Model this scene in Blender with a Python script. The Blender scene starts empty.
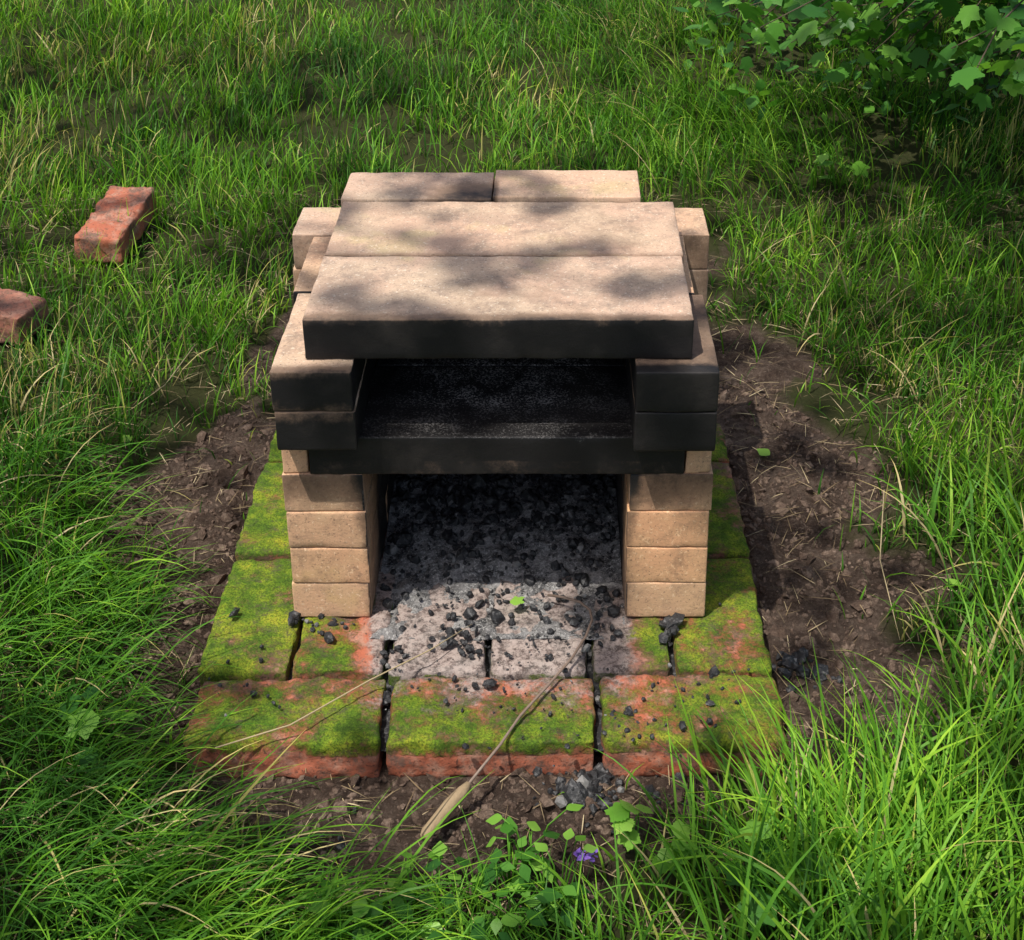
import bpy, bmesh, math, random
import numpy as np
from mathutils import Vector
R = np.random.default_rng(7); random.seed(7)
S = bpy.context.scene
S.view_settings.view_transform='Standard'; S.view_settings.look='None'; S.view_settings.exposure=0
# ---------------- camera ----------------
F=1449.0; PX,PY=550.0,257.0; P=math.radians(24.5); SP,CP=math.sin(P),math.cos(P)
C=np.array([.084,-1.422,1.323])
cd=bpy.data.cameras.new('camera'); cam=bpy.data.objects.new('camera',cd); S.collection.objects.link(cam)
cam.location=C; cam.rotation_euler=(math.pi/2-P,0,0)
cd.sensor_width=36; cd.lens=F/1024*36; cd.shift_x=-(PX-512)/1024; cd.shift_y=-(470-PY)/1024
cd.clip_start=.05; cd.clip_end=300; S.camera=cam
def W(px,py,h=-.04):
    dx=(px-PX)/F; dy=(PY-py)/F
    d=np.array([dx, CP+dy*SP, -SP+dy*CP]); t=(h-C[2])/d[2]
    return C+d*t
# ---------------- noise ----------------
T2=np.random.default_rng(1).random((256,256)); T3=np.random.default_rng(2).random((32,32,32))
def vn(x,y,s=0):
    x=np.asarray(x)+s*17.3+1000; y=np.asarray(y)+s*9.1+1000
    xi=np.floor(x).astype(int); yi=np.floor(y).astype(int); a=x-xi; b=y-yi
    a=a*a*(3-2*a); b=b*b*(3-2*b); g=lambda i,j:T2[(xi+i)%256,(yi+j)%256]
    return (g(0,0)*(1-a)+g(1,0)*a)*(1-b)+(g(0,1)*(1-a)+g(1,1)*a)*b
def fbm(x,y,s=0,o=4):
    v=0;w=.5;t=0
    for i in range(o):
        v=v+w*vn(x*2**i,y*2**i,s+i*3); t+=w; w*=.5
    return v/t
def vn3(p,f,s=0):
    q=p*f+100+s*7.7; i=np.floor(q).astype(int); a=q-i; a=a*a*(3-2*a); r=0
    for dx in (0,1):
        for dy in (0,1):
            for dz in (0,1):
                w=(a[:,0] if dx else 1-a[:,0])*(a[:,1] if dy else 1-a[:,1])*(a[:,2] if dz else 1-a[:,2])
                r=r+w*T3[(i[:,0]+dx)%32,(i[:,1]+dy)%32,(i[:,2]+dz)%32]
    return r
def sstep(a,b,x): 
    t=np.clip((x-a)/(b-a),0,1); return t*t*(3-2*t)
# ---------------- mesh helpers ----------------
def mesh(name,verts,faces,mat,attrs=None,smooth=True,parent=None):
    verts=np.asarray(verts,dtype=np.float32).reshape(-1,3); faces=np.asarray(faces,dtype=np.int32)
    n=faces.shape[1]; me=bpy.data.meshes.new(name)
    me.vertices.add(len(verts)); me.vertices.foreach_set('co',verts.ravel())
    me.loops.add(faces.size); me.loops.foreach_set('vertex_index',faces.ravel())
    me.polygons.add(len(faces)); me.polygons.foreach_set('loop_start',np.arange(len(faces),dtype=np.int32)*n)
    me.polygons.foreach_set('use_smooth',np.full(len(faces),smooth,dtype=bool))
    me.update(calc_edges=True); me.validate()
    for k,v in (attrs or {}).items():
        a=me.attributes.new(k,'FLOAT','POINT'); a.data.foreach_set('value',np.asarray(v,dtype=np.float32).ravel())
    if mat: me.materials.append(mat)
    ob=bpy.data.objects.new(name,me); S.collection.objects.link(ob)
    if parent: ob.parent=parent
    return ob
def empty(name):
    e=bpy.data.objects.new(name,None); S.collection.objects.link(e); return e
def tube(pts,rad,n=8):
    pts=np.array(pts,float); V=[];Fc=[]
    for i,p in enumerate(pts):
        d=pts[min(i+1,len(pts)-1)]-pts[max(i-1,0)]; d/=np.linalg.norm(d)+1e-9
        u=np.cross(d,[0,0,1.0] if abs(d[2])<.9 else [1.0,0,0]); u/=np.linalg.norm(u); v=np.cross(d,u)
        for k in range(n):
            a=2*math.pi*k/n; V.append(p+rad[i]*(math.cos(a)*u+math.sin(a)*v))
    for i in range(len(pts)-1):
        for k in range(n):
            Fc.append((i*n+k,i*n+(k+1)%n,(i+1)*n+(k+1)%n,(i+1)*n+k))
    c0=len(V); V.append(pts[0]); V.append(pts[-1]); m=(len(pts)-1)*n
    for k in range(0,n,2):
        Fc.append((c0,(k+2)%n,(k+1)%n,k)); Fc.append((c0+1,m+k,m+(k+1)%n,m+(k+2)%n))
    return np.array(V),np.array(Fc)
def join(parts):
    V=[];Fc=[];o=0
    for v,f in parts: V.append(v);Fc.append(f+o);o+=len(v)
    return np.concatenate(V),np.concatenate(Fc)
# ---------------- material helpers ----------------
class M:
    def __init__(s,name):
        s.m=bpy.data.materials.new(name); s.m.use_nodes=True; s.t=s.m.node_tree; s.t.nodes.clear()
        s.out=s.t.nodes.new('ShaderNodeOutputMaterial'); s.pos=s.n('ShaderNodeNewGeometry').outputs['Position']
    def n(s,k,**kw):
        x=s.t.nodes.new(k)
        for a,b in kw.items(): setattr(x,a,b)
        return x
    def put(s,i,v):
        if isinstance(v,bpy.types.NodeSocket): s.t.links.new(v,i)
        elif isinstance(v,(tuple,list)) and len(v)==3 and i.type=='RGBA': i.default_value=(*v,1)
        else: i.default_value=v
    def noise(s,sc,det=4,rough=.6,vec=None,off=0):
        x=s.n('ShaderNodeTexNoise'); s.put(x.inputs['Vector'],vec or s.pos); x.inputs['Scale'].default_value=sc
        x.inputs['Detail'].default_value=det; x.inputs['Roughness'].default_value=rough
        if off:
            m=s.n('ShaderNodeVectorMath',operation='ADD'); s.put(m.inputs[0],vec or s.pos); m.inputs[1].default_value=(off,off*1.3,off*.7); s.put(x.inputs['Vector'],m.outputs[0])
        return x.outputs['Fac']
    def attr(s,a): return s.n('ShaderNodeAttribute',attribute_name=a).outputs['Fac']
    def math(s,op,a,b=0,c=0):
        x=s.n('ShaderNodeMath',operation=op); s.put(x.inputs[0],a); s.put(x.inputs[1],b); s.put(x.inputs[2],c); return x.outputs[0]
    def mr(s,v,a,b,c=0,d=1):
        x=s.n('ShaderNodeMapRange',interpolation_type='SMOOTHSTEP'); s.put(x.inputs[0],v)
        for i,k in enumerate((a,b,c,d)): x.inputs[i+1].default_value=k
        return x.outputs[0]
    def mix(s,f,a,b,bt='MIX'):
        x=s.n('ShaderNodeMix',data_type='RGBA',blend_type=bt); s.put(x.inputs[0],f); s.put(x.inputs[6],a); s.put(x.inputs[7],b); return x.outputs[2]
    def ramp(s,f,st):
        x=s.n('ShaderNodeValToRGB'); s.put(x.inputs[0],f); e=x.color_ramp.elements
        while len(e)<len(st): e.new(.5)
        for i,(p,c) in enumerate(st): e[i].position=p; e[i].color=(*c,1)
        return x.outputs[0]
    def bump(s,h,st,d):
        x=s.n('ShaderNodeBump'); s.put(x.inputs['Height'],h); x.inputs['Strength'].default_value=st; x.inputs['Distance'].default_value=d; return x.outputs[0]
    def bsdf(s,col,rough=.8,nrm=None,spec=.3,trans=0,tcol=None):
        b=s.n('ShaderNodeBsdfPrincipled'); s.put(b.inputs['Base Color'],col); s.put(b.inputs['Roughness'],rough); s.put(b.inputs['Specular IOR Level'],spec)
        if nrm: s.put(b.inputs['Normal'],nrm)
        o=b.outputs[0]
        if trans:
            t=s.n('ShaderNodeBsdfTranslucent'); s.put(t.inputs[0],tcol or col); mx=s.n('ShaderNodeMixShader'); mx.inputs[0].default_value=trans
            s.t.links.new(o,mx.inputs[1]); s.t.links.new(t.outputs[0],mx.inputs[2]); o=mx.outputs[0]
        s.t.links.new(o,s.out.inputs[0]); return s.m
# firebrick
m=M('firebrick'); tone=m.attr('tone')
base=m.mix(m.mr(m.noise(9,5),.35,.65),(.50,.37,.265),(.52,.35,.255))
base=m.mix(m.mr(m.noise(18,9,.82,off=3),.47,.66,0,.85),base,(.27,.20,.155))
base=m.mix(m.mr(m.noise(6,5,.6,off=17),.58,.68,0,.35),base,(.48,.40,.19))
base=m.mix(m.mr(m.noise(280,3,.75),.56,.69,0,.8),base,(.14,.10,.08))
base=m.mix(m.mr(m.noise(220,2,.6,off=9),.60,.70,0,.6),base,(.70,.60,.48))
base=m.mix(m.mr(m.noise(70,6,.8,off=31),.60,.68,0,.5),base,(.15,.11,.085))
tn=m.ramp(tone,[(0,(.62,.60,.60)),(.5,(1,1,1)),(1,(1.28,1.02,.76))])
base=m.mix(1.0,base,tn,'MULTIPLY')
so=m.math('ADD',m.attr('soot'),m.math('MULTIPLY',m.math('SUBTRACT',m.noise(16,9,.78,off=5),.5),.85))
base=m.mix(m.mr(so,.12,.50,0,.76),base,(.13,.08,.052))
base=m.mix(m.mr(so,.45,.82),base,m.mix(m.mr(m.noise(9,6,.7,off=12),.45,.75),(.011,.010,.0105),(.028,.024,.022)))
ash=m.math('MULTIPLY',m.attr('ash'),m.mr(m.math('ADD',m.noise(300,4,.85),m.math('MULTIPLY',m.noise(20,6,.7,off=40),.45)),.755,.83))
base=m.mix(ash,base,(.50,.475,.455))
h=m.math('ADD',m.math('MULTIPLY',m.noise(60,6,.7),1.0),m.math('MULTIPLY',m.noise(380,3,.6),.6))
FB=m.bsdf(base,m.mr(so,.3,.9,.9,.58),m.bump(h,.5,.0014),.3)
# mossy red brick
m=M('mossy_red_brick'); tone=m.attr('tone')
base=m.mix(tone,(.45,.13,.07),(.31,.135,.095))
base=m.mix(m.mr(m.noise(30,6,.7),.45,.65),base,(.42,.22,.155))
base=m.mix(m.mr(m.noise(14,8,.8,off=4),.46,.60,0,.85),base,(.14,.095,.075))
base=m.mix(m.mr(m.noise(160,4,.7,off=4),.54,.66,0,.7),base,(.05,.035,.03))
ashm=m.math('ADD',m.attr('ash'),m.math('MULTIPLY',m.math('SUBTRACT',m.noise(20,9,.8,off=8),.5),1.4))
ashc=m.mix(m.mr(m.noise(80,8,.85),.40,.56),(.07,.063,.06),(.38,.32,.29))
base=m.mix(m.mr(ashm,.34,.62,0,.9),base,ashc)
mo=m.math('ADD',m.attr('moss'),m.math('MULTIPLY',m.math('SUBTRACT',m.noise(12,11,.82,off=2),.5),2.3))
mm=m.mr(mo,.40,.74)
mc=m.ramp(m.noise(16,9,.8,off=6),[(.34,(.04,.075,.013)),(.45,(.10,.185,.018)),(.54,(.21,.29,.024)),(.66,(.42,.41,.04))])
mc=m.mix(m.mr(m.noise(330,3,.8),.44,.62,0,.7),mc,(.03,.05,.010))
mc=m.mix(m.mr(m.noise(32,9,.85,off=21),.52,.64,0,.75),mc,(.10,.078,.055))
base=m.mix(mm,base,mc)
h=m.math('ADD',m.noise(45,8,.75),m.math('MULTIPLY',m.math('MULTIPLY',mm,m.noise(260,4,.8)),1.1))
MB=m.bsdf(base,.95,m.bump(h,.85,.005),.15)
# ground
m=M('soil'); d=m.attr('dirt')
dc=m.ramp(m.noise(9,12,.88),[(.36,(.028,.018,.014)),(.49,(.095,.064,.049)),(.63,(.24,.175,.135))])
dc=m.mix(m.mr(m.noise(130,5,.85),.53,.67,0,.7),dc,(.30,.23,.18))
gc=m.mix(m.noise(7,8,.7),(.035,.045,.016),(.09,.09,.034))
far=m.mix(m.mr(m.noise(1.3,8,.8),.3,.7),(.04,.08,.015),(.10,.17,.03))
gc=m.mix(m.attr('far'),gc,far)
SO=m.bsdf(m.mix(d,gc,dc),1.0,m.bump(m.math('ADD',m.noise(70,10,.85),m.noise(14,5,.6)),1,.02),.1)
m=M('clod'); SOc=m.bsdf(m.ramp(m.noise(22,10,.9),[(.35,(.028,.018,.014)),(.49,(.10,.068,.052)),(.64,(.26,.19,.145))]),1,m.bump(m.noise(300,5,.7),1,.003),.1)
m=M('charcoal'); c=m.mix(m.mr(m.noise(110,6,.75),.50,.64,0,.7),(.013,.013,.015),(.15,.145,.145)); c=m.mix(m.mr(m.attr('rnd'),.94,.96,0,.7),c,(.26,.25,.24))
CH=m.bsdf(c,.6,m.bump(m.noise(250,4,.7),.8,.002),.5)
m=M('ash'); c=m.ramp(m.noise(24,11,.9),[(.36,(.04,.04,.041)),(.46,(.16,.155,.155)),(.58,(.42,.40,.39))]); c=m.mix(m.mr(m.noise(240,4,.85),.52,.59,0,.85),c,(.66,.64,.62)); c=m.mix(m.mr(m.noise(60,8,.88,off=8),.54,.59,0,.9),c,(.018,.018,.019))
AS=m.bsdf(c,.9,m.bump(m.noise(120,7,.85),1,.008),.25)
def leafmat(name,st,tr=.35,grad=True,rough=.5):
    m=M(name); c=m.ramp(m.attr('rnd'),st)
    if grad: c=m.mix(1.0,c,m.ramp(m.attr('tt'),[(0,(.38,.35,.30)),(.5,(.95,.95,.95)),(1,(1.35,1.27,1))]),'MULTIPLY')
    return m.bsdf(c,rough,None,.22,tr,m.mix(1.0,c,(1.35,1.5,.7),'MULTIPLY'))
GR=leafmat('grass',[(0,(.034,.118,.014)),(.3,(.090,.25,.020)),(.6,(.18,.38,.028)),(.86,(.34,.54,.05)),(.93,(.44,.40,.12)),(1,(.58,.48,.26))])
ST=leafmat('straw',[(0,(.18,.125,.07)),(.5,(.34,.26,.15)),(1,(.56,.46,.28))],.15,False,.7)
LF=leafmat('leaf',[(0,(.030,.11,.018)),(.5,(.07,.21,.026)),(1,(.16,.34,.045))],.35,False,.4)
LB=leafmat('bright_leaf',[(0,(.12,.30,.03)),(1,(.28,.50,.08))],.35,False,.4)
m=M('bark'); BK=m.bsdf(m.mix(m.noise(30,6,.7),(.06,.045,.03),(.16,.12,.09)),.95,m.bump(m.noise(40,6,.7),1,.01),.1)
m=M('rusty_steel'); RS=m.bsdf(m.mix(m.noise(120,5,.7),(.12,.075,.05),(.27,.20,.16)),.6,None,.5)
m=M('weathered_wood'); WD=m.bsdf(m.mix(m.noise(60,6,.7),(.40,.30,.18),(.18,.12,.07)),.75,m.bump(m.noise(200,4,.7),.8,.002),.2)
m=M('petal'); PT=m.bsdf((.26,.13,.55),.6)
# ---------------- ground ----------------
poly=np.array([W(*p)[:2] for p in [(255,405),(205,412),(140,455),(105,515),(140,575),(168,635),(140,690),(155,745),(195,795),(260,850),(320,895),(440,915),(560,880),(640,850),(720,805),(800,780),(880,765),(940,700),(945,620),(890,560),(860,480),(840,410),(780,365),(735,345),(715,270),(290,270),(280,388)]])
def inpoly(x,y,pl=poly):
    r=np.zeros(np.shape(x),bool); n=len(pl)
    for i in range(n):
        x1,y1=pl[i]; x2,y2=pl[(i+1)%n]
        c=((y1>y)!=(y2>y))&(x<(x2-x1)*(y-y1)/(y2-y1+1e-12)+x1); r^=c
    return r
def dirtf(x,y,amp=.09):
    return inpoly(x+(vn(x*9,y*9,5)-.5)*amp*2+(vn(x*30,y*30,7)-.5)*.07, y+(vn(x*9,y*9,6)-.5)*amp*2+(vn(x*30,y*30,8)-.5)*.07)
def near_dirt(x,y,r=.13):
    s=0
    for j in range(8): s=s+inpoly(x+r*math.cos(j*.785),y+r*math.sin(j*.785))/8
    return s
PAD=(-.40,.395,-.005,.80)
def gh(x,y):
    z=-.050+.045*(fbm(x*1.1,y*1.1,11)-.5)+.03*(fbm(x*6,y*6,12)-.5)+.034*(fbm(x*26,y*26,13)-.5)+.02*np.clip(y-1,0,4)
    dx=np.maximum(np.maximum(PAD[0]-x,x-PAD[1]),0); dy=np.maximum(np.maximum(PAD[2]-y,y-PAD[3]),0); dd=np.hypot(dx,dy)
    near=sstep(.0,.12,dd); z=near*z+(1-near)*(np.minimum(z,-.040)-.008)
    return np.where(dd<=0.003,-.062,z)
def axis(lo,hi,st,ext):
    a=np.arange(lo,hi,st); b=hi+np.geomspace(st,ext,45); c=lo-np.geomspace(st,ext,45)[::-1]; return np.concatenate([c,a,b])
xs=axis(-1.2,1.3,.007,60); ys=axis(-.5,1.3,.007,60)
X,Y=np.meshgrid(xs,ys,indexing='ij'); Z=gh(X,Y)
dm=np.zeros(X.shape)
for j in range(4): dm+=dirtf(X+R.normal(0,.015),Y+R.normal(0,.015))/4
nx,ny=X.shape; I=np.arange(nx*ny).reshape(nx,ny)
fc=np.stack([I[:-1,:-1],I[1:,:-1],I[1:,1:],I[:-1,1:]],-1).reshape(-1,4)
mesh('ground',np.stack([X,Y,Z],-1),fc,SO,{'dirt':dm,'far':sstep(3,7,np.hypot(X,Y-1.5))})
# ---------------- bricks ----------------
def brick(name,b,mat,parent,fn=None,r=.0028,rough=.0005,res=.008,tone=.5,rot=0,tilt=0,wear=1.0,jit=.0008,seed=0):
    x0,x1,y0,y1,z0,z1=b; ax=[]
    for lo,hi in ((x0,x1),(y0,y1),(z0,z1)):
        n=max(3,int((hi-lo-2*r)/res)); a=np.linspace(lo+r,hi-r,n+1); ax.append(np.concatenate([[lo,lo+.35*r],a,[hi-.35*r,hi]]))
    idx={};V=[];Fs=[]
    nn=[len(a) for a in ax]
    def vid(i,j,k):
        q=(i,j,k)
        if q not in idx: idx[q]=len(V); V.append((ax[0][i],ax[1][j],ax[2][k]))
        return idx[q]
    for i in range(nn[0]-1):
        for j in range(nn[1]-1):
            Fs.append((vid(i,j,0),vid(i,j+1,0),vid(i+1,j+1,0),vid(i+1,j,0)))
            k=nn[2]-1; Fs.append((vid(i,j,k),vid(i+1,j,k),vid(i+1,j+1,k),vid(i,j+1,k)))
    for i in range(nn[0]-1):
        for k in range(nn[2]-1):
            Fs.append((vid(i,0,k),vid(i+1,0,k),vid(i+1,0,k+1),vid(i,0,k+1)))
            j=nn[1]-1; Fs.append((vid(i,j,k),vid(i,j,k+1),vid(i+1,j,k+1),vid(i+1,j,k)))
    for j in range(nn[1]-1):
        for k in range(nn[2]-1):
            Fs.append((vid(0,j,k),vid(0,j,k+1),vid(0,j+1,k+1),vid(0,j+1,k)))
            i=nn[0]-1; Fs.append((vid(i,j,k),vid(i,j+1,k),vid(i,j+1,k+1),vid(i,j,k+1)))
    V=np.array(V); lo=np.array([x0,y0,z0]); hi=np.array([x1,y1,z1])
    rr=(r*(.5+wear*(1.1*vn3(V,35,seed)**2+ 1.4*np.clip(vn3(V,80,seed+3)-.7,0,1)*3)))[:,None]; rr=np.minimum(rr,(hi-lo).min()*.45)
    q=np.clip(V,lo+rr,hi-rr); d=V-q; L=np.linalg.norm(d,axis=1,keepdims=True); N=d/(L+1e-9)
    V2=np.where(L>1e-7,q+rr*N,V)
    V2=V2+N*rough*((vn3(V,28,seed+1)-.5)*2.2+(vn3(V,110,seed+2)-.5)*1.6)[:,None]
    A={'tone':np.full(len(V),tone)}
    f=fn(V2,N) if fn else {}
    for k in ('soot','ash','moss'): A[k]=f.get(k,np.zeros(len(V)))+np.zeros(len(V))
    c=(lo+hi)/2; a=rot+random.gauss(0,.004 if jit else 0); ca,sa=math.cos(a),math.sin(a); V2=V2-c
    ct,st_=math.cos(tilt),math.sin(tilt)
    V2=np.stack([V2[:,0],V2[:,1]*ct-V2[:,2]*st_,V2[:,1]*st_+V2[:,2]*ct],1)
    V2=np.stack([V2[:,0]*ca-V2[:,1]*sa,V2[:,0]*sa+V2[:,1]*ca,V2[:,2]],1)
    V2+=c+np.array([random.gauss(0,jit),random.gauss(0,jit),0])
    return mesh(name,V2,Fs,mat,A,True,parent)
pad=empty('brick_hearth_pad')
def padf(kind):
    def f(V,N):
        x,y,z=V.T; up=N[:,2]; 
        inner=sstep(-.20,-.14,x)*sstep(.225,.17,x)
        if kind=='front':
            ash=.25*(up>.5)*sstep(.01,.07,y)+.20*inner*(up>.4)
            moss=np.where(up>.4,.70-.20*sstep(.06,.11,y),.66-15*np.clip(-.012-z,0,1))
            moss=np.where((up<.4)&(z<-.026),-.1,moss)
        else:
            ash=inner*(.60+.25*sstep(.15,.3,y))+.12; moss=np.where(up>.3,.64-.60*inner,.5)+.16*sstep(-.25,-.33,x)+.0*sstep(.27,.32,x)
            moss=moss-.3*(up<.3)*(z<-.03)
        return {'ash':ash,'moss':moss}
    return f
k=0
for a,b_ in ((-.386,-.136),(-.127,.142),(.152,.388)):
    brick('front_brick',(a,b_,0+random.uniform(-.004,.004),.124,-.066,random.uniform(-.004,.001)),MB,pad,padf('front'),r=.009,rough=.0036,res=.006,tone=random.random()*.4,wear=1.3,seed=k); k+=1
cols=[(-.397,-.273),(-.265,-.145),(-.136,-.006),(.004,.133),(.143,.248),(.259,.387)]
for y0,y1 in ((.136,.392),(.401,.657),(.665,.79)):
    for a,b_ in cols:
        brick('pad_brick',(a,b_,y0+random.uniform(-.003,.003),y1+random.uniform(-.003,.003),-.066,random.uniform(-.006,.0005)),MB,pad,padf('mid'),r=.008,rough=.003,res=.007,tone=random.random(),wear=1.2,seed=k); k+=1
mesh('joint_soil',[(-.38,.01,-.028),(.37,.01,-.028),(.37,.78,-.028),(-.38,.78,-.028)],[(0,1,2,3)],CH,{'rnd':np.zeros(4)},parent=pad)
oven=empty('brick_barbecue_oven')
def legf(side):
    def f(V,N):
        x,y,z=V.T; inn=(N[:,0]*side<-.5); fr=N[:,1]<-.4
        s=-.08+fr*(.38*sstep(.09,.235,z)+.32*sstep(.17,.24,z)*(1 if side>0 else .7)) + inn*(.42+.5*sstep(.28,.4,y))
        edge=np.abs(x-(-.17 if side<0 else .192)); s=s+fr*.38*sstep(.022,.0,edge)
        return {'soot':s,'ash':inn*.15}
    return f
HL=.06; t=0
for side,(xa,xb) in ((-1,(-.2795,-.1700)),(1,(.1915,.3045))):
    for c in range(4):
        splits=[(.2445,.465),(.468,.640)] if c%2==0 else [(.2445,.355),(.358,.640)]
        for a,b_ in splits:
            t+=1; o=random.uniform(-.0015,.0015)
            brick('leg_brick',(xa+o,xb+o,a+(random.uniform(-.0025,.0015) if a<.3 else 0),b_,c*HL+.0003,(c+1)*HL-.0003),FB,oven,legf(side),tone=random.uniform(.8,1),seed=t,rough=.0003)
# rear wall
for c in range(7):
    cuts=[-.323,-.104,.116,.335] if c%2 else [-.32,-.2,.01,.215,.333]
    for a,b_ in zip(cuts[:-1],cuts[1:]):
        t+=1
        def rf(V,N): 
            x=V[:,0]; return {'soot':np.where((N[:,1]<-.4)&(x>-.17)&(x<.19),1,.10+.26*(N[:,1]<-.4))}
        brick('rear_wall_brick',(a+.001,b_-.001,.6425,.756,c*HL+.0006,(c+1)*HL-.0006),FB,oven,rf,res=.012,tone=random.uniform(.4,.7),seed=t)
def ff(V,N): return {'soot':.08+.1*vn3(V,20)}
brick('filler_brick',(-.279,-.2445,.2455,.44,.2406,.2994),FB,oven,ff,tone=.85,seed=51)
brick('filler_brick',(.269,.3035,.2455,.44,.2406,.2994),FB,oven,ff,tone=.85,seed=52)
brick('filler_brick',(-.279,-.175,.444,.640,.2406,.2994),FB,oven,ff,tone=.5,seed=53,res=.012)
brick('filler_brick',(.195,.3035,.444,.640,.2406,.2994),FB,oven,ff,tone=.5,seed=54,res=.012)
def shf(V,N):
    x,y,z=V.T; up=N[:,2]>.4
    return {'soot':np.where(up,1.0,.80+.35*(z>.265)),'ash':up*(1.0*sstep(.29,.37,y)*sstep(-.16,-.05,x)*sstep(.19,.08,x)+.18)}
brick('hearth_shelf_slab',(-.2415,.2655,.2425,.440,.2406,.2994),FB,oven,shf,tone=.3,seed=60)
brick('hearth_shelf_slab',(-.172,.192,.4425,.638,.2406,.2994),FB,oven,shf,tone=.3,seed=61,res=.012)
def ckf(side,c):
    def f(V,N):
        x,y,z=V.T; fr=N[:,1]<-.4; inn=N[:,0]*side<-.4; up=N[:,2]>.4
        s=np.full(len(V),.22)
        s=np.where(fr,.98-(0.32*sstep(.395,.42,z)+.30*sstep(.32,.36,z)*(1-sstep(.345,.40,z)))*(side<0),s); s=np.where(inn,1.1,s)
        s=np.where(up,(.08 if side<0 else .54)+.5*sstep(.235,.207,y),s)
        return {'soot':s}
    return f
def ckr(side,v):
    return lambda V,N:{'soot':np.where((N[:,0]*side<-.4)|(N[:,1]<-.3),1.1,v)}
for side,(xa,xb) in ((-1,(-.2765,-.1715)),(1,(.1950,.3020))):
    for c in range(2):
        z0=.30+c*HL; o=random.uniform(-.0015,.0015)
        y1=.432 if side>0 else .438
        brick('cheek_brick',(xa+o,xb+o,.205+random.uniform(-.001,.0015),y1,z0+.0006,z0+HL-.0006),FB,oven,ckf(side,c),tone=.55,seed=70+c+side*3)
        if side>0: brick('cheek_brick',(.195,.290,y1+.003,.640,z0+.0006,z0+HL-.0006),FB,oven,ckr(side,.10),tone=.8,seed=80+c)
        else: brick('cheek_brick',(-.284,-.178,y1+.003,.640,z0+.0006,z0+HL-.0006),FB,oven,ckr(side,.10),tone=.7,seed=84+c)
def tf(V,N):
    x,y,z=V.T; fr=N[:,1]<-.4; up=N[:,2]>.4
    s=np.where(fr,.78+.35*sstep(.474,.455,z),1.0); s=np.where(up,.02+.42*sstep(.262,.238,y)+.24*vn3(V,9,4)+.12*sstep(.10,.25,x)*sstep(.30,.42,y),s)
    return {'soot':s}
def tf2(V,N): 
    up=N[:,2]>.4; return {'soot':np.where(up,.05+.20*vn3(V,9,2)+.22*sstep(.452,.437,V[:,1]),.6)}
brick('top_slab',(-.2345,.2695,.237,.4335,.4206,.479),FB,oven,tf,tone=.5,seed=90,res=.007,wear=1.2)
brick('top_slab',(-.2325,.2740,.4375,.637,.4206,.4785),FB,oven,tf2,tone=.55,seed=91,res=.007,rot=.001,wear=1.2)
def kf(V,N):
    x,y,z=V.T; return {'soot':.08+.60*sstep(-.17,-.05,x)*sstep(.75,.66,y)*(x<0)}
brick('chimney_brick',(-.238,-.0065,.643,.757,.4206,.4806),FB,oven,kf,tone=.42,seed=95)
brick('chimney_brick',(-.003,.225,.644,.759,.4206,.4830),FB,oven,kf,tone=.6,seed=96)
def loose(name,px,py,rot,tilt,tone,moss,sz=(.105,.25,.065)):
    w=W(px,py,-.02); z=float(gh(w[0],w[1]))
    return brick(name,(w[0]-sz[0]/2,w[0]+sz[0]/2,w[1]-sz[1]/2,w[1]+sz[1]/2,z+.024,z+.024+sz[2]),MB,None,lambda V,N:{'moss':np.full(len(V),moss),'ash':np.full(len(V),-.35)},r=.008,rough=.004,tone=tone,rot=rot,tilt=tilt,wear=1.3,seed=int(px+7))
loose('red_brick',120,240,-.08,.10,.3,.16)
loose('red_brick.001',-18,322,1.3,.05,.9,.24)
# ---------------- lumps ----------------
bm=bmesh.new(); bmesh.ops.create_icosphere(bm,subdivisions=1,radius=1); JV=np.array([v.co[:] for v in bm.verts]); JF=np.array([[v.index for v in f.verts] for f in bm.faces]); bm.free()
def lumps(name,pos,size,mat,aniso=.25,jit=.18,smooth=False,parent=None):
    BV,BF=JV,JF; n=len(pos)
    q=R.normal(size=(n,4)); q/=np.linalg.norm(q,axis=1,keepdims=True); w,x,y,z=q.T
    Rm=np.stack([1-2*(y*y+z*z),2*(x*y-z*w),2*(x*z+y*w),2*(x*y+z*w),1-2*(x*x+z*z),2*(y*z-x*w),2*(x*z-y*w),2*(y*z+x*w),1-2*(x*x+y*y)],1).reshape(n,3,3)
    sc=size[:,None]*np.exp(R.normal(0,aniso,(n,3)))
    V=BV[None]*(1+R.normal(0,jit,(n,len(BV),1)))*sc[:,None,:]
    V=np.einsum('nij,nkj->nki',Rm,V)+pos[:,None,:]
    Fc=(BF[None]+(np.arange(n)*len(BV))[:,None,None]).reshape(-1,3)
    return mesh(name,V.reshape(-1,3),Fc,mat,{'rnd':np.repeat(R.random(n),len(BV))},smooth,parent)
fire=empty('charcoal_and_ash')
ax_=np.linspace(-.168,.190,150); ay=np.linspace(.20,.641,190); AX,AY=np.meshgrid(ax_,ay,indexing='ij')
def ahf(x,y): return .024*sstep(.27,.46,y)*(.35+fbm(x*14,y*14,30))+.011*(fbm(x*22,y*22,33)-.5)*sstep(.5,.3,y)-.0054
ah=ahf(AX,AY)+.014*(fbm(AX*50,AY*50,31)-.5)
I=np.arange(AX.size).reshape(AX.shape); fc=np.stack([I[:-1,:-1],I[1:,:-1],I[1:,1:],I[:-1,1:]],-1).reshape(-1,4)
mesh('ash_bed',np.stack([AX,AY,ah],-1),fc,AS,parent=fire)
def ahz(x,y): return np.where((x>-.168)&(x<.19)&(y>.2),np.maximum(ahf(x,y),0),0)
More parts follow.
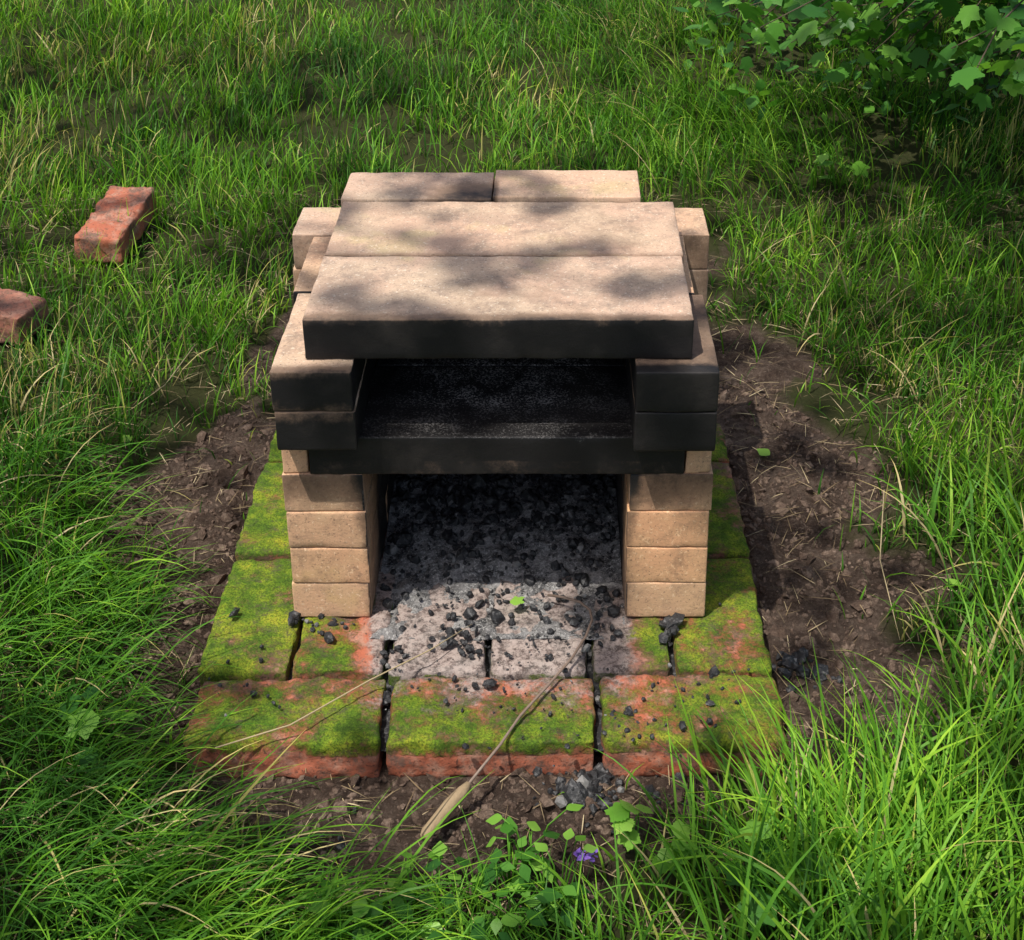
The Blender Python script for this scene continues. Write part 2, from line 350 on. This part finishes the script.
n=2300; x=R.uniform(-.163,.185,n); y=.64-np.abs(R.normal(0,.17,n)); ok=(y>.15); x=x[ok];y=y[ok]; s=np.exp(R.normal(math.log(.0029),.6,len(x))).clip(.0012,.012)
pp=[np.stack([x,y,ahz(x,y)+s*.2],1)]; ss=[s]
for px,py,nn_,sp,h,sm in [(330,622,22,.022,0,.0036),(460,640,28,.018,0,.004),(672,630,12,.008,0,.0055),(300,622,8,.008,0,.005),(400,665,14,.018,-.003,.003),(580,625,14,.02,0,.003),(520,625,18,.05,0,.003),(560,680,12,.06,0,.002),(800,662,22,.018,-.04,.0065),(820,675,12,.015,-.04,.006),(585,792,60,.026,-.045,.0055),(600,765,34,.010,-.04,.005),(385,700,24,.005,-.02,.004),(600,700,24,.005,-.02,.004),(640,722,12,.025,0,.0024),(715,705,10,.025,0,.003),(620,720,12,.015,0,.003),(300,835,16,.05,-.045,.003),(500,690,40,.08,0,.002),(470,700,12,.07,0,.002),(250,690,14,.06,0,.002),(700,600,8,.02,0,.002),(480,690,10,.03,0,.0035),(690,690,14,.04,0,.0022),(640,790,40,.05,-.045,.003)]:
    w=W(px,py,h); q=np.stack([R.normal(w[0],sp,nn_),R.normal(w[1],sp,nn_),np.full(nn_,h)],1); 
    if h<=-.04: q[:,2]=gh(q[:,0],q[:,1])
    s=np.exp(R.normal(math.log(sm),.4,nn_)); q[:,2]+=s*.5; pp.append(q); ss.append(s)
lumps('charcoal_pieces',np.concatenate(pp),np.concatenate(ss),CH,parent=fire,jit=.13)
n=30000; x=R.uniform(-.95,1.05,n); y=R.uniform(-.5,1.0,n); ok=dirtf(x,y,.10)&~((x>-.395)&(x<.385)&(y>0)&(y<.79)); x=x[ok];y=y[ok]
s=np.exp(R.normal(math.log(.0027),.55,len(x))).clip(.001,.012); lumps('soil_clods',np.stack([x,y,gh(x,y)],1),s,SOc,.3,.20,smooth=False)
# ---------------- blades ----------------
def blades(name,pos,L,Wd,az,t0,t1,K,rnd,mat,twist=.5):
    n=len(pos); t=np.linspace(0,1,K+1); tm=(t[:-1]+t[1:])/2
    th=t0[:,None]+(t1-t0)[:,None]*tm[None]**1.3; st=(L/K)[:,None]
    a=az[:,None]+0*th
    d=np.stack([np.sin(th)*np.cos(a),np.sin(th)*np.sin(a),np.cos(th)],-1)*st[...,None]
    c=np.concatenate([np.zeros((n,1,3)),np.cumsum(d,1)],1)+pos[:,None,:]
    sa=az+np.pi/2+R.normal(0,twist,n); side=np.stack([np.cos(sa),np.sin(sa),R.normal(0,.25,n)],-1)
    w=Wd[:,None]*.5*np.clip(1.02-t[None]**2.0,.04,1)*(.65+.35*np.minimum(1,t[None]*4))
    off=side[:,None,:]*w[...,None]
    V=np.stack([c-off,c+off],2).reshape(-1,3)
    b=(np.arange(n)*(K+1)*2)[:,None]+(np.arange(K)*2)[None]
    Fc=np.stack([b,b+1,b+3,b+2],-1).reshape(-1,4)
    return mesh(name,V,Fc,mat,{'rnd':np.repeat(rnd,(K+1)*2),'tt':np.tile(np.repeat(t,2),n)},True)
def sample(x0,x1,y0,y1,dens): 
    n=int((x1-x0)*(y1-y0)*dens); return R.uniform(x0,x1,n),R.uniform(y0,y1,n)
def infr(x,y,m):
    z=1.843+.91*y+.02; return (np.abs((x-.084)+(38/F)*z)<(512/F)*z+m)
def padm(x,y,e=0): return (x>-.40-e)&(x<.395+e)&(y>-.01-e)&(y<.80+e)
def color(x,y,n):
    patch=fbm(x*1.8,y*1.8,40); fine=fbm(x*7,y*7,41,3)
    c=-.10+.85*patch+.60*(fine-.5)+R.normal(0,.19,n); c=np.clip(c,0,.86)
    dry=R.random(n)<(.03+.32*sstep(.56,.70,fbm(x*2.6,y*2.6,44))); c[dry]=R.uniform(.88,1,dry.sum()); return c
P_=[]
for (x0,x1,y0,y1,den,mg) in ((-1.6,1.7,-.7,1.3,6200,.2),(-2.6,2.8,1.3,2.6,5200,.25),(-3.2,3.6,2.6,5.2,3400,.25),(-5,5,-1.2,7,350,9)):
    x,y=sample(x0,x1,y0,y1,den); ok=infr(x,y,mg)&~padm(x,y); x=x[ok];y=y[ok]
    dd=dirtf(x,y); keep=(~dd)|(R.random(len(x))<.035); x=x[keep];y=y[keep]
    cl=fbm(x*5,y*5,50,3); keep=R.random(len(x))<(.14+1.5*sstep(.35,.62,cl)); x=x[keep];y=y[keep]; P_.append((x,y))
x=np.concatenate([p[0] for p in P_]); y=np.concatenate([p[1] for p in P_]); n=len(x)
ln=(.025+.08*R.random(n)**1.6)*(.5+1.1*fbm(x*2.2,y*2.2,51)); far=sstep(.8,3,y); ln=ln*(1+.3*far)*(1-.45*near_dirt(x,y,.08))
az=R.uniform(0,2*math.pi,n)*.8+ (fbm(x*1.5,y*1.5,52)*8); t0=np.abs(R.normal(0,.30,n)); t1=t0+np.abs(R.normal(.7,.6,n))
wd=R.uniform(.0016,.0042,n)*(1+.5*far)
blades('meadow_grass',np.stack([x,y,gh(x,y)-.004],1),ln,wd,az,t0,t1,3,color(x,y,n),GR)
Q=[]
def tuft(px,py,r,cnt,l0,l1,azc,azs,lean=.35,bend=1.0,w=(.0025,.005)):
    c=W(px,py,-.04); k=cnt; xx=R.normal(c[0],r,k); yy=R.normal(c[1],r,k); ok=~padm(xx,yy,.004); xx=xx[ok];yy=yy[ok];k=len(xx)
    Q.append((xx,yy,R.uniform(l0,l1,k),R.normal(azc,azs,k),np.abs(R.normal(lean,.2,k)),np.abs(R.normal(bend,.4,k)),R.uniform(*w,k)))
D=math.radians
for px,py in [(20,450),(50,570),(10,620),(80,640),(30,700),(70,770),(10,780),(60,850),(10,900),(110,870),(90,940),(200,930),(150,960),(0,540),(-40,680),(40,1000),(320,970),(-50,830),(250,980),(90,600),(110,700),(80,540),(50,490)]:
    tuft(px,py,.06,105,.10,.26,D(-25),.6,.55,1.2,(.0018,.0042))
for px,py in [(80,830),(120,880),(70,920),(180,930),(240,960),(300,980)]:
    tuft(px,py,.04,26,.16,.30,D(5),.4,.6,1.0,(.003,.005))
for px,py in [(400,970),(470,960),(330,960),(540,970),(620,960),(700,940),(700,880),(760,890),(560,950),(450,990),(640,990)]:
    tuft(px,py,.05,45,.05,.16,R.uniform(0,6.28),1.2,.45,.9,(.0022,.0045))
for px,py in [(800,850),(850,820),(920,810),(980,760),(1010,700),(850,890),(910,890),(970,860),(1020,800),(780,940),(860,950),(950,950),(1040,900),(1010,620),(1030,560),(980,545),(1050,700),(800,990),(920,1000)]:
    tuft(px,py,.055,60,.10,.27,D(100),1.2,.35,1.0,(.0028,.0066))
for px,py in [(900,450),(940,480),(1000,430),(900,380),(960,360),(1010,500),(880,330),(930,300),(1000,300),(860,250),(950,230),(790,310),(770,280),(840,370)]:
    tuft(px,py,.07,60,.08,.22,D(-95),1.0,.25,.9,(.002,.0048))
for px,py in [(30,400),(80,370),(100,330),(200,330),(160,300),(250,300),(180,240),(240,220),(10,200),(30,140),(200,110),(280,170),(100,120),(300,60),(240,40),(50,60),(120,40),(330,120),(230,260),(240,350),(60,440)]:
    tuft(px,py,.10,55,.07,.18,R.uniform(0,6.28),1.4,.25,.8,(.002,.0045))
for px,py in [(650,130),(690,110),(620,90),(660,60),(600,40),(720,170),(700,60),(740,220),(790,180),(560,60),(820,140),(660,170),(640,20)]:
    tuft(px,py,.11,90,.14,.32,D(200),.9,.3,1.2,(.002,.004))
for px,py,az_ in [(170,790,D(10)),(135,730,D(5)),(800,790,D(150)),(745,820,D(120)),(160,680,D(20)),(680,830,D(100)),(820,750,D(140))]:
    tuft(px,py,.02,9,.10,.22,az_,.4,.6,.8,(.003,.005))
x,y,ln,az,t0,t1,wd=[np.concatenate([q[i] for q in Q]) for i in range(7)]
ok=(~dirtf(x,y,.06))|(R.random(len(x))<.10); b1=W(120,240,0); ok&=~((np.abs(x-b1[0])<.1)&(np.abs(y-b1[1]+.05)<.18))
x,y,ln,az,t0,t1,wd=[a[ok] for a in (x,y,ln,az,t0,t1,wd)]
ln=ln*(1-.35*near_dirt(x,y,.12))
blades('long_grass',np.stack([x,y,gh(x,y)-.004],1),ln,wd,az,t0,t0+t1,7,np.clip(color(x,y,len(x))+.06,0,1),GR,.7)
x,y=sample(-1.3,1.4,-.5,1.9,3200); dd=dirtf(x,y,.14); ok=(~padm(x,y))&((dd&(R.random(len(x))<.42))|(~dd&(R.random(len(x))<.6))); x=x[ok];y=y[ok];n=len(x)
blades('dry_straw',np.stack([x,y,gh(x,y)+.005+.02*R.random(n)*(~dirtf(x,y))],1),R.uniform(.01,.06,n),R.uniform(.0008,.0020,n),R.uniform(0,6.28,n),R.uniform(1.35,1.55,n),R.uniform(1.45,1.75,n),3,R.random(n)**1.8,ST)
# ---------------- leaves ----------------
def lobed(nl=5,depth=.45,n=30):
    a=np.linspace(-math.pi*.83,math.pi*.83,n); r=np.zeros(n)
    cen=np.array([-2.1,-1.05,0,1.05,2.1]); amp=[.62,.88,1,.88,.62]
    for c,m_ in zip(cen,amp): r=np.maximum(r,m_*(1-depth*np.minimum(1,np.abs(a-c)/.5)**.9))
    r*=1+.07*np.sin(a*19); pts=np.stack([r*np.sin(a),r*np.cos(a)],1); return np.concatenate([[[0,-.05]],pts])
def ovate(n=16):
    t=np.linspace(0,1,n//2+1); w=.33*np.sin(math.pi*t**.75)*(1+.10*np.sin(t*40)); r=np.stack([w,t],1); l=np.stack([-w,t],1)[::-1]; return np.concatenate([[[0,.4]],r,l[1:]])
def leaves(name,shape,pos,size,yaw,pitch,roll,mat,parent=None,rn=None):
    n=len(pos); k=len(shape); base=np.zeros((k,3)); base[:,:2]=shape; base[:,2]=-.18*(base[:,0]**2)-.14*(base[:,1]**2)+.04*np.abs(base[:,0])
    V=base[None]*size[:,None,None]
    def rot(V,a,i,j):
        c,s=np.cos(a)[:,None],np.sin(a)[:,None]; V=V.copy(); A=V[...,i]*c-V[...,j]*s; B=V[...,i]*s+V[...,j]*c; V[...,i]=A; V[...,j]=B; return V
    V=rot(V,roll,0,2); V=rot(V,pitch,1,2); V=rot(V,yaw,0,1)+pos[:,None,:]
    f=np.array([(0,i,i+1) for i in range(1,k-1)]+[(0,k-1,1)] )
    Fc=(f[None]+(np.arange(n)*k)[:,None,None]).reshape(-1,3)
    return mesh(name,V.reshape(-1,3),Fc,mat,{'rnd':np.repeat(R.random(n) if rn is None else rn,k),'tt':np.ones(n*k)},True,parent)
sap=empty('maple_sapling'); parts=[]; LP=[]
root=np.array([1.75,2.15,.0]); stem=[root,root+[-.05,-.05,.35],root+[-.15,-.1,.75],root+[-.3,-.2,1.1]]
parts.append(tube(stem,[.018,.014,.011,.007]))
for i in range(210):
    h=R.uniform(.12,.6); px=R.uniform(705,1110); tgt=W(px,R.uniform(-120,24+.23*(px-705)),h)
    st=stem[1]+(np.array(stem[3])-stem[1])*R.random(); mid=(st+tgt)/2+[0,0,R.uniform(.05,.2)]
    t_=np.linspace(0,1,9)[:,None]; pts=(1-t_)**2*st+2*t_*(1-t_)*mid+t_**2*tgt; pts[1:-1]+=R.normal(0,.008,(7,3))
    if i<90: parts.append(tube(pts,np.linspace(.005,.0012,9),6))
    else: parts.append(tube(pts[4:],np.linspace(.002,.001,5),6))
    for q in np.linspace(.5,1,7):
        c=((1-q)**2*st+2*q*(1-q)*mid+q**2*tgt)
        for j in range(2): LP.append(c+R.normal(0,.028,3))
v,f=join(parts); mesh('branches',v,f,BK,None,True,sap)
LP=np.array(LP); n=len(LP); leaves('foliage',lobed(),LP,R.uniform(.022,.048,n),R.uniform(0,6.28,n),R.normal(-.5,.4,n),R.normal(0,.4,n),LF,sap)
n=1100; c=np.stack([R.uniform(.5,2.3,n),R.uniform(2.2,3.4,n),R.uniform(.02,.5,n)],1); leaves('shrub_undergrowth',ovate(),c,R.uniform(.03,.06,n),R.uniform(0,6.28,n),R.normal(-.2,.5,n),R.normal(0,.4,n),LF)
def weed(name,px,py,n,rad,size,mat,shape,hh=.06,h=-.04):
    e=empty(name); c=W(px,py,h); c[2]=gh(c[0],c[1]); ps=[];pos=[];yaw=[]
    for i in range(n):
        a=R.uniform(0,6.28); r=rad*R.uniform(.3,1); p=c+np.array([r*math.cos(a),r*math.sin(a),hh*R.uniform(.5,1.2)])
        m_=(c+p)/2+[0,0,hh*.35]; ps.append(tube([c,m_,p],[.0013,.0011,.0008],6)); pos.append(p); yaw.append(a-math.pi/2)
    v,f=join(ps); mesh('stems',v,f,LB,{'rnd':np.zeros(len(v)),'tt':np.ones(len(v))},True,e)
    leaves('leaf_blades',shape,np.array(pos),R.uniform(size*.7,size*1.2,n),np.array(yaw),R.normal(-.15,.25,n),R.normal(0,.25,n),mat,e)
weed('wild_geranium_plant',628,850,5,.03,.022,LB,lobed(5,.35),.06)
weed('wild_geranium_plant',105,745,8,.05,.026,LF,lobed(5,.4),.08)
weed('wild_geranium_plant',665,865,5,.03,.018,LB,lobed(5,.3),.045)
weed('wild_geranium_plant',770,915,8,.06,.030,LF,lobed(5,.4),.07)
weed('wild_geranium_plant',836,200,6,.06,.035,LB,lobed(5,.5),.10)
for px,py,k in [(470,905,14),(510,890,16),(545,910,14),(440,920,12),(500,940,16),(560,900,10),(375,925,10),(410,915,8),(350,935,8),(480,965,12),(530,870,8)]: weed('vetch_plant',px,py,k,.05,.024,LB if R.random()<.6 else LF,ovate(),.07)
fl=empty('purple_wildflower'); c=W(580,855,.01)
pos=np.concatenate([c[None]+R.normal(0,.003,(14,3)),c[None]+[.014,.004,-.006]+R.normal(0,.003,(10,3))]); leaves('petals',ovate(),pos,R.uniform(.006,.010,24),R.uniform(0,6.28,24),R.uniform(0,.9,24),R.normal(0,.3,24),PT,fl)
v,f=tube([[c[0],c[1],-.045],c],[.0012,.001],6); mesh('stem',v,f,LB,{'rnd':np.zeros(len(v))},True,fl)
c=W(516,601,.018); leaves('fallen_leaf',lobed(),c[None],np.array([.016]),np.array([-.9]),np.array([.15]),np.array([.1]),LB)
for px,py in [(770,453),(130,434),(945,578)]:
    c=W(px,py,-.03); c[2]=gh(c[0],c[1])+.012; leaves('fallen_leaf',ovate(),c[None],np.array([.03]),R.uniform(0,6,1),np.array([.1]),np.array([.2]),LB,rn=np.array([.9]))
pk=empty('fire_poker'); w=W
v,f=tube([w(424,838,-.024),w(427,833,-.023),w(436,822,-.020),w(449,806,-.015),w(462,792,-.009),w(469,784,-.006)],[.0060,.0078,.0080,.0085,.0074,.0045],12); mesh('wooden_handle',v,f,WD,None,True,pk)
rod=np.array([w(466,787,-.007),w(500,745,.004),w(520,716,.006),w(550,683,.010),w(572,658,.012),w(586,636,.015),w(592,620,.018),w(590,610,.02),w(580,602,.02),w(562,597,.018),w(548,595,.012)])
v,f=tube(rod,[.0019]*len(rod),8); mesh('steel_rod',v,f,RS,None,True,pk)
def stalk(pts,r=.0010):
    return tube([W(*p) for p in pts],[r]*(len(pts)-1)+[r*.4],6)
v,f=join([stalk([(215,748,.01),(290,725,.02),(370,680,.02),(430,650,.02),(472,624,.012)]),stalk([(195,345,.0),(165,385,.0),(130,410,-.01)]),stalk([(884,490,.02),(880,560,-.02),(900,640,-.03)])])
mesh('dry_grass_stalks',v,f,ST,{'rnd':np.full(len(v),.7)})
# ---------------- unseen overhead tree, foliage shaped to cast dapples ----------------
sun_dir=np.array([-.26,-.30,.90]); sun_dir/=np.linalg.norm(sun_dir)
tree=empty('dapple_maple_tree'); parts=[]  # out-of-view tree added to dapple the sunlight
tr=np.array([-4.0,-.6,-.1]); trunk=[tr,tr+[.05,0,1.5],tr+[.15,-.05,3.0],tr+[.3,-.1,4.5],tr+[.5,0,6.8]]; parts.append(tube(trunk,[.24,.20,.16,.12,.04],14))
for i in range(26):
    st=tr+np.array([.25,-.05,R.uniform(3.6,6)]); a=R.uniform(-1.4,1.6); L_=R.uniform(2,4.6); en=st+[L_*math.cos(a),L_*math.sin(a),R.uniform(.2,.8)]; mid=(st+en)/2+[0,0,.4]
    t_=np.linspace(0,1,9)[:,None]; pts=(1-t_)**2*st+2*t_*(1-t_)*mid+t_**2*en; parts.append(tube(pts,np.linspace(.03,.005,9),6))
v,f=join(parts); mesh('trunk_and_limbs',v,f,BK,None,True,tree)
n=12500; gx=R.uniform(-3.1,3.1,n); gy=R.uniform(-2.0,4.5,n); hz=R.uniform(4.0,5.8,n)
e=((gx)/3.1)**2+((gy-1.25)/3.25)**2; keep=R.random(n)>sstep(.8,1.0,e)
Df=.26+.95*sstep(.45,.54,fbm(gx*3.4,gy*3.4,60,3))+.15*sstep(.9,1.8,gy)  # share of leaves left out, by where their shadow would land
def gp(px,py,h):
    c=W(px,py,h); return c-sun_dir*(c[2]/sun_dir[2])
c=gp(500,262,.48); Df=np.where((np.abs(gx-c[0])<.28)&(np.abs(gy-c[1])<.24),.16,Df)
c=gp(790,520,-.04); Df=np.where(np.hypot((gx-c[0])/.14,(gy-c[1])/.3)<1,.15,Df)  # extra leaves kept to shade the soil right of the oven
bl=[(385,188,.48,.045,1),(500,222,.48,.055,1),(450,212,.48,.045,.9),(420,285,.48,.06,1),(345,290,.48,.05,.9),(645,262,.48,.06,1),(600,230,.48,.04,.8),(560,300,.48,.05,.9),(480,295,.48,.04,.8),(650,300,.48,.04,.8),(600,185,.48,.05,.9),(370,230,.48,.04,.8),(315,215,.42,.06,.9),(215,445,-.04,.09,1),(120,505,-.04,.10,1),(80,650,-.04,.13,.9),(150,30,0,.35,1),(60,100,0,.25,.9),(590,140,0,.15,1),(430,70,0,.12,.9),(920,570,-.04,.12,.9),(940,400,0,.2,.9),(980,660,0,.15,.8),(255,295,0,.1,.8),(230,410,-.04,.05,.9),(100,350,0,.25,.8),(200,180,0,.3,.8),(330,590,.1,.10,.9),(665,590,.1,.10,.9),(880,880,0,.2,.8),(240,620,0,.10,.9),(500,870,0,.15,.8),(480,690,0,.14,.95),(280,730,-.02,.10,.9),(690,730,-.02,.12,.9),(520,600,0,.09,.95),(300,350,.4,.05,.8)]  # sun spots to open up by carving gaps in the foliage
for px,py,h,r,a in bl:
    c=gp(px,py,h); Df=np.maximum(Df,a*1.1*np.exp(-(((gx-c[0])**2+(gy-c[1])**2)/(r*1.25)**2)**1.5))
keep&=R.random(n)>Df
g=np.stack([gx,gy,np.zeros(n)],1)[keep]; pos=g+sun_dir*(hz[keep]/sun_dir[2])[:,None]; n=len(pos)
sh=np.array([[0,.4],[.0,-.1],[.42,.25],[.3,.6],[0,1],[-.3,.6],[-.42,.25]])
leaves('foliage',sh,pos,R.uniform(.07,.11,n),R.uniform(0,6.28,n),R.normal(0,.45,n),R.normal(0,.45,n),LF,tree)
# ---------------- light ----------------
el=math.asin(sun_dir[2]); azs=math.atan2(sun_dir[0],sun_dir[1])
wd=bpy.data.worlds.new('World'); S.world=wd; wd.use_nodes=True; nt=wd.node_tree
sk=nt.nodes.new('ShaderNodeTexSky'); sk.sky_type='NISHITA'; sk.sun_disc=False; sk.sun_elevation=el; sk.sun_rotation=azs; sk.dust_density=3.5; sk.ozone_density=.6
bg=nt.nodes['Background']; nt.links.new(sk.outputs[0],bg.inputs[0]); bg.inputs[1].default_value=.15
sl=bpy.data.lights.new('sun','SUN'); sl.energy=5; sl.angle=math.radians(.5); sl.color=(1,.96,.88)
so_=bpy.data.objects.new('sun',sl); S.collection.objects.link(so_); so_.rotation_euler=Vector(sun_dir).to_track_quat('Z','Y').to_euler(); so_.location=(0,0,8)
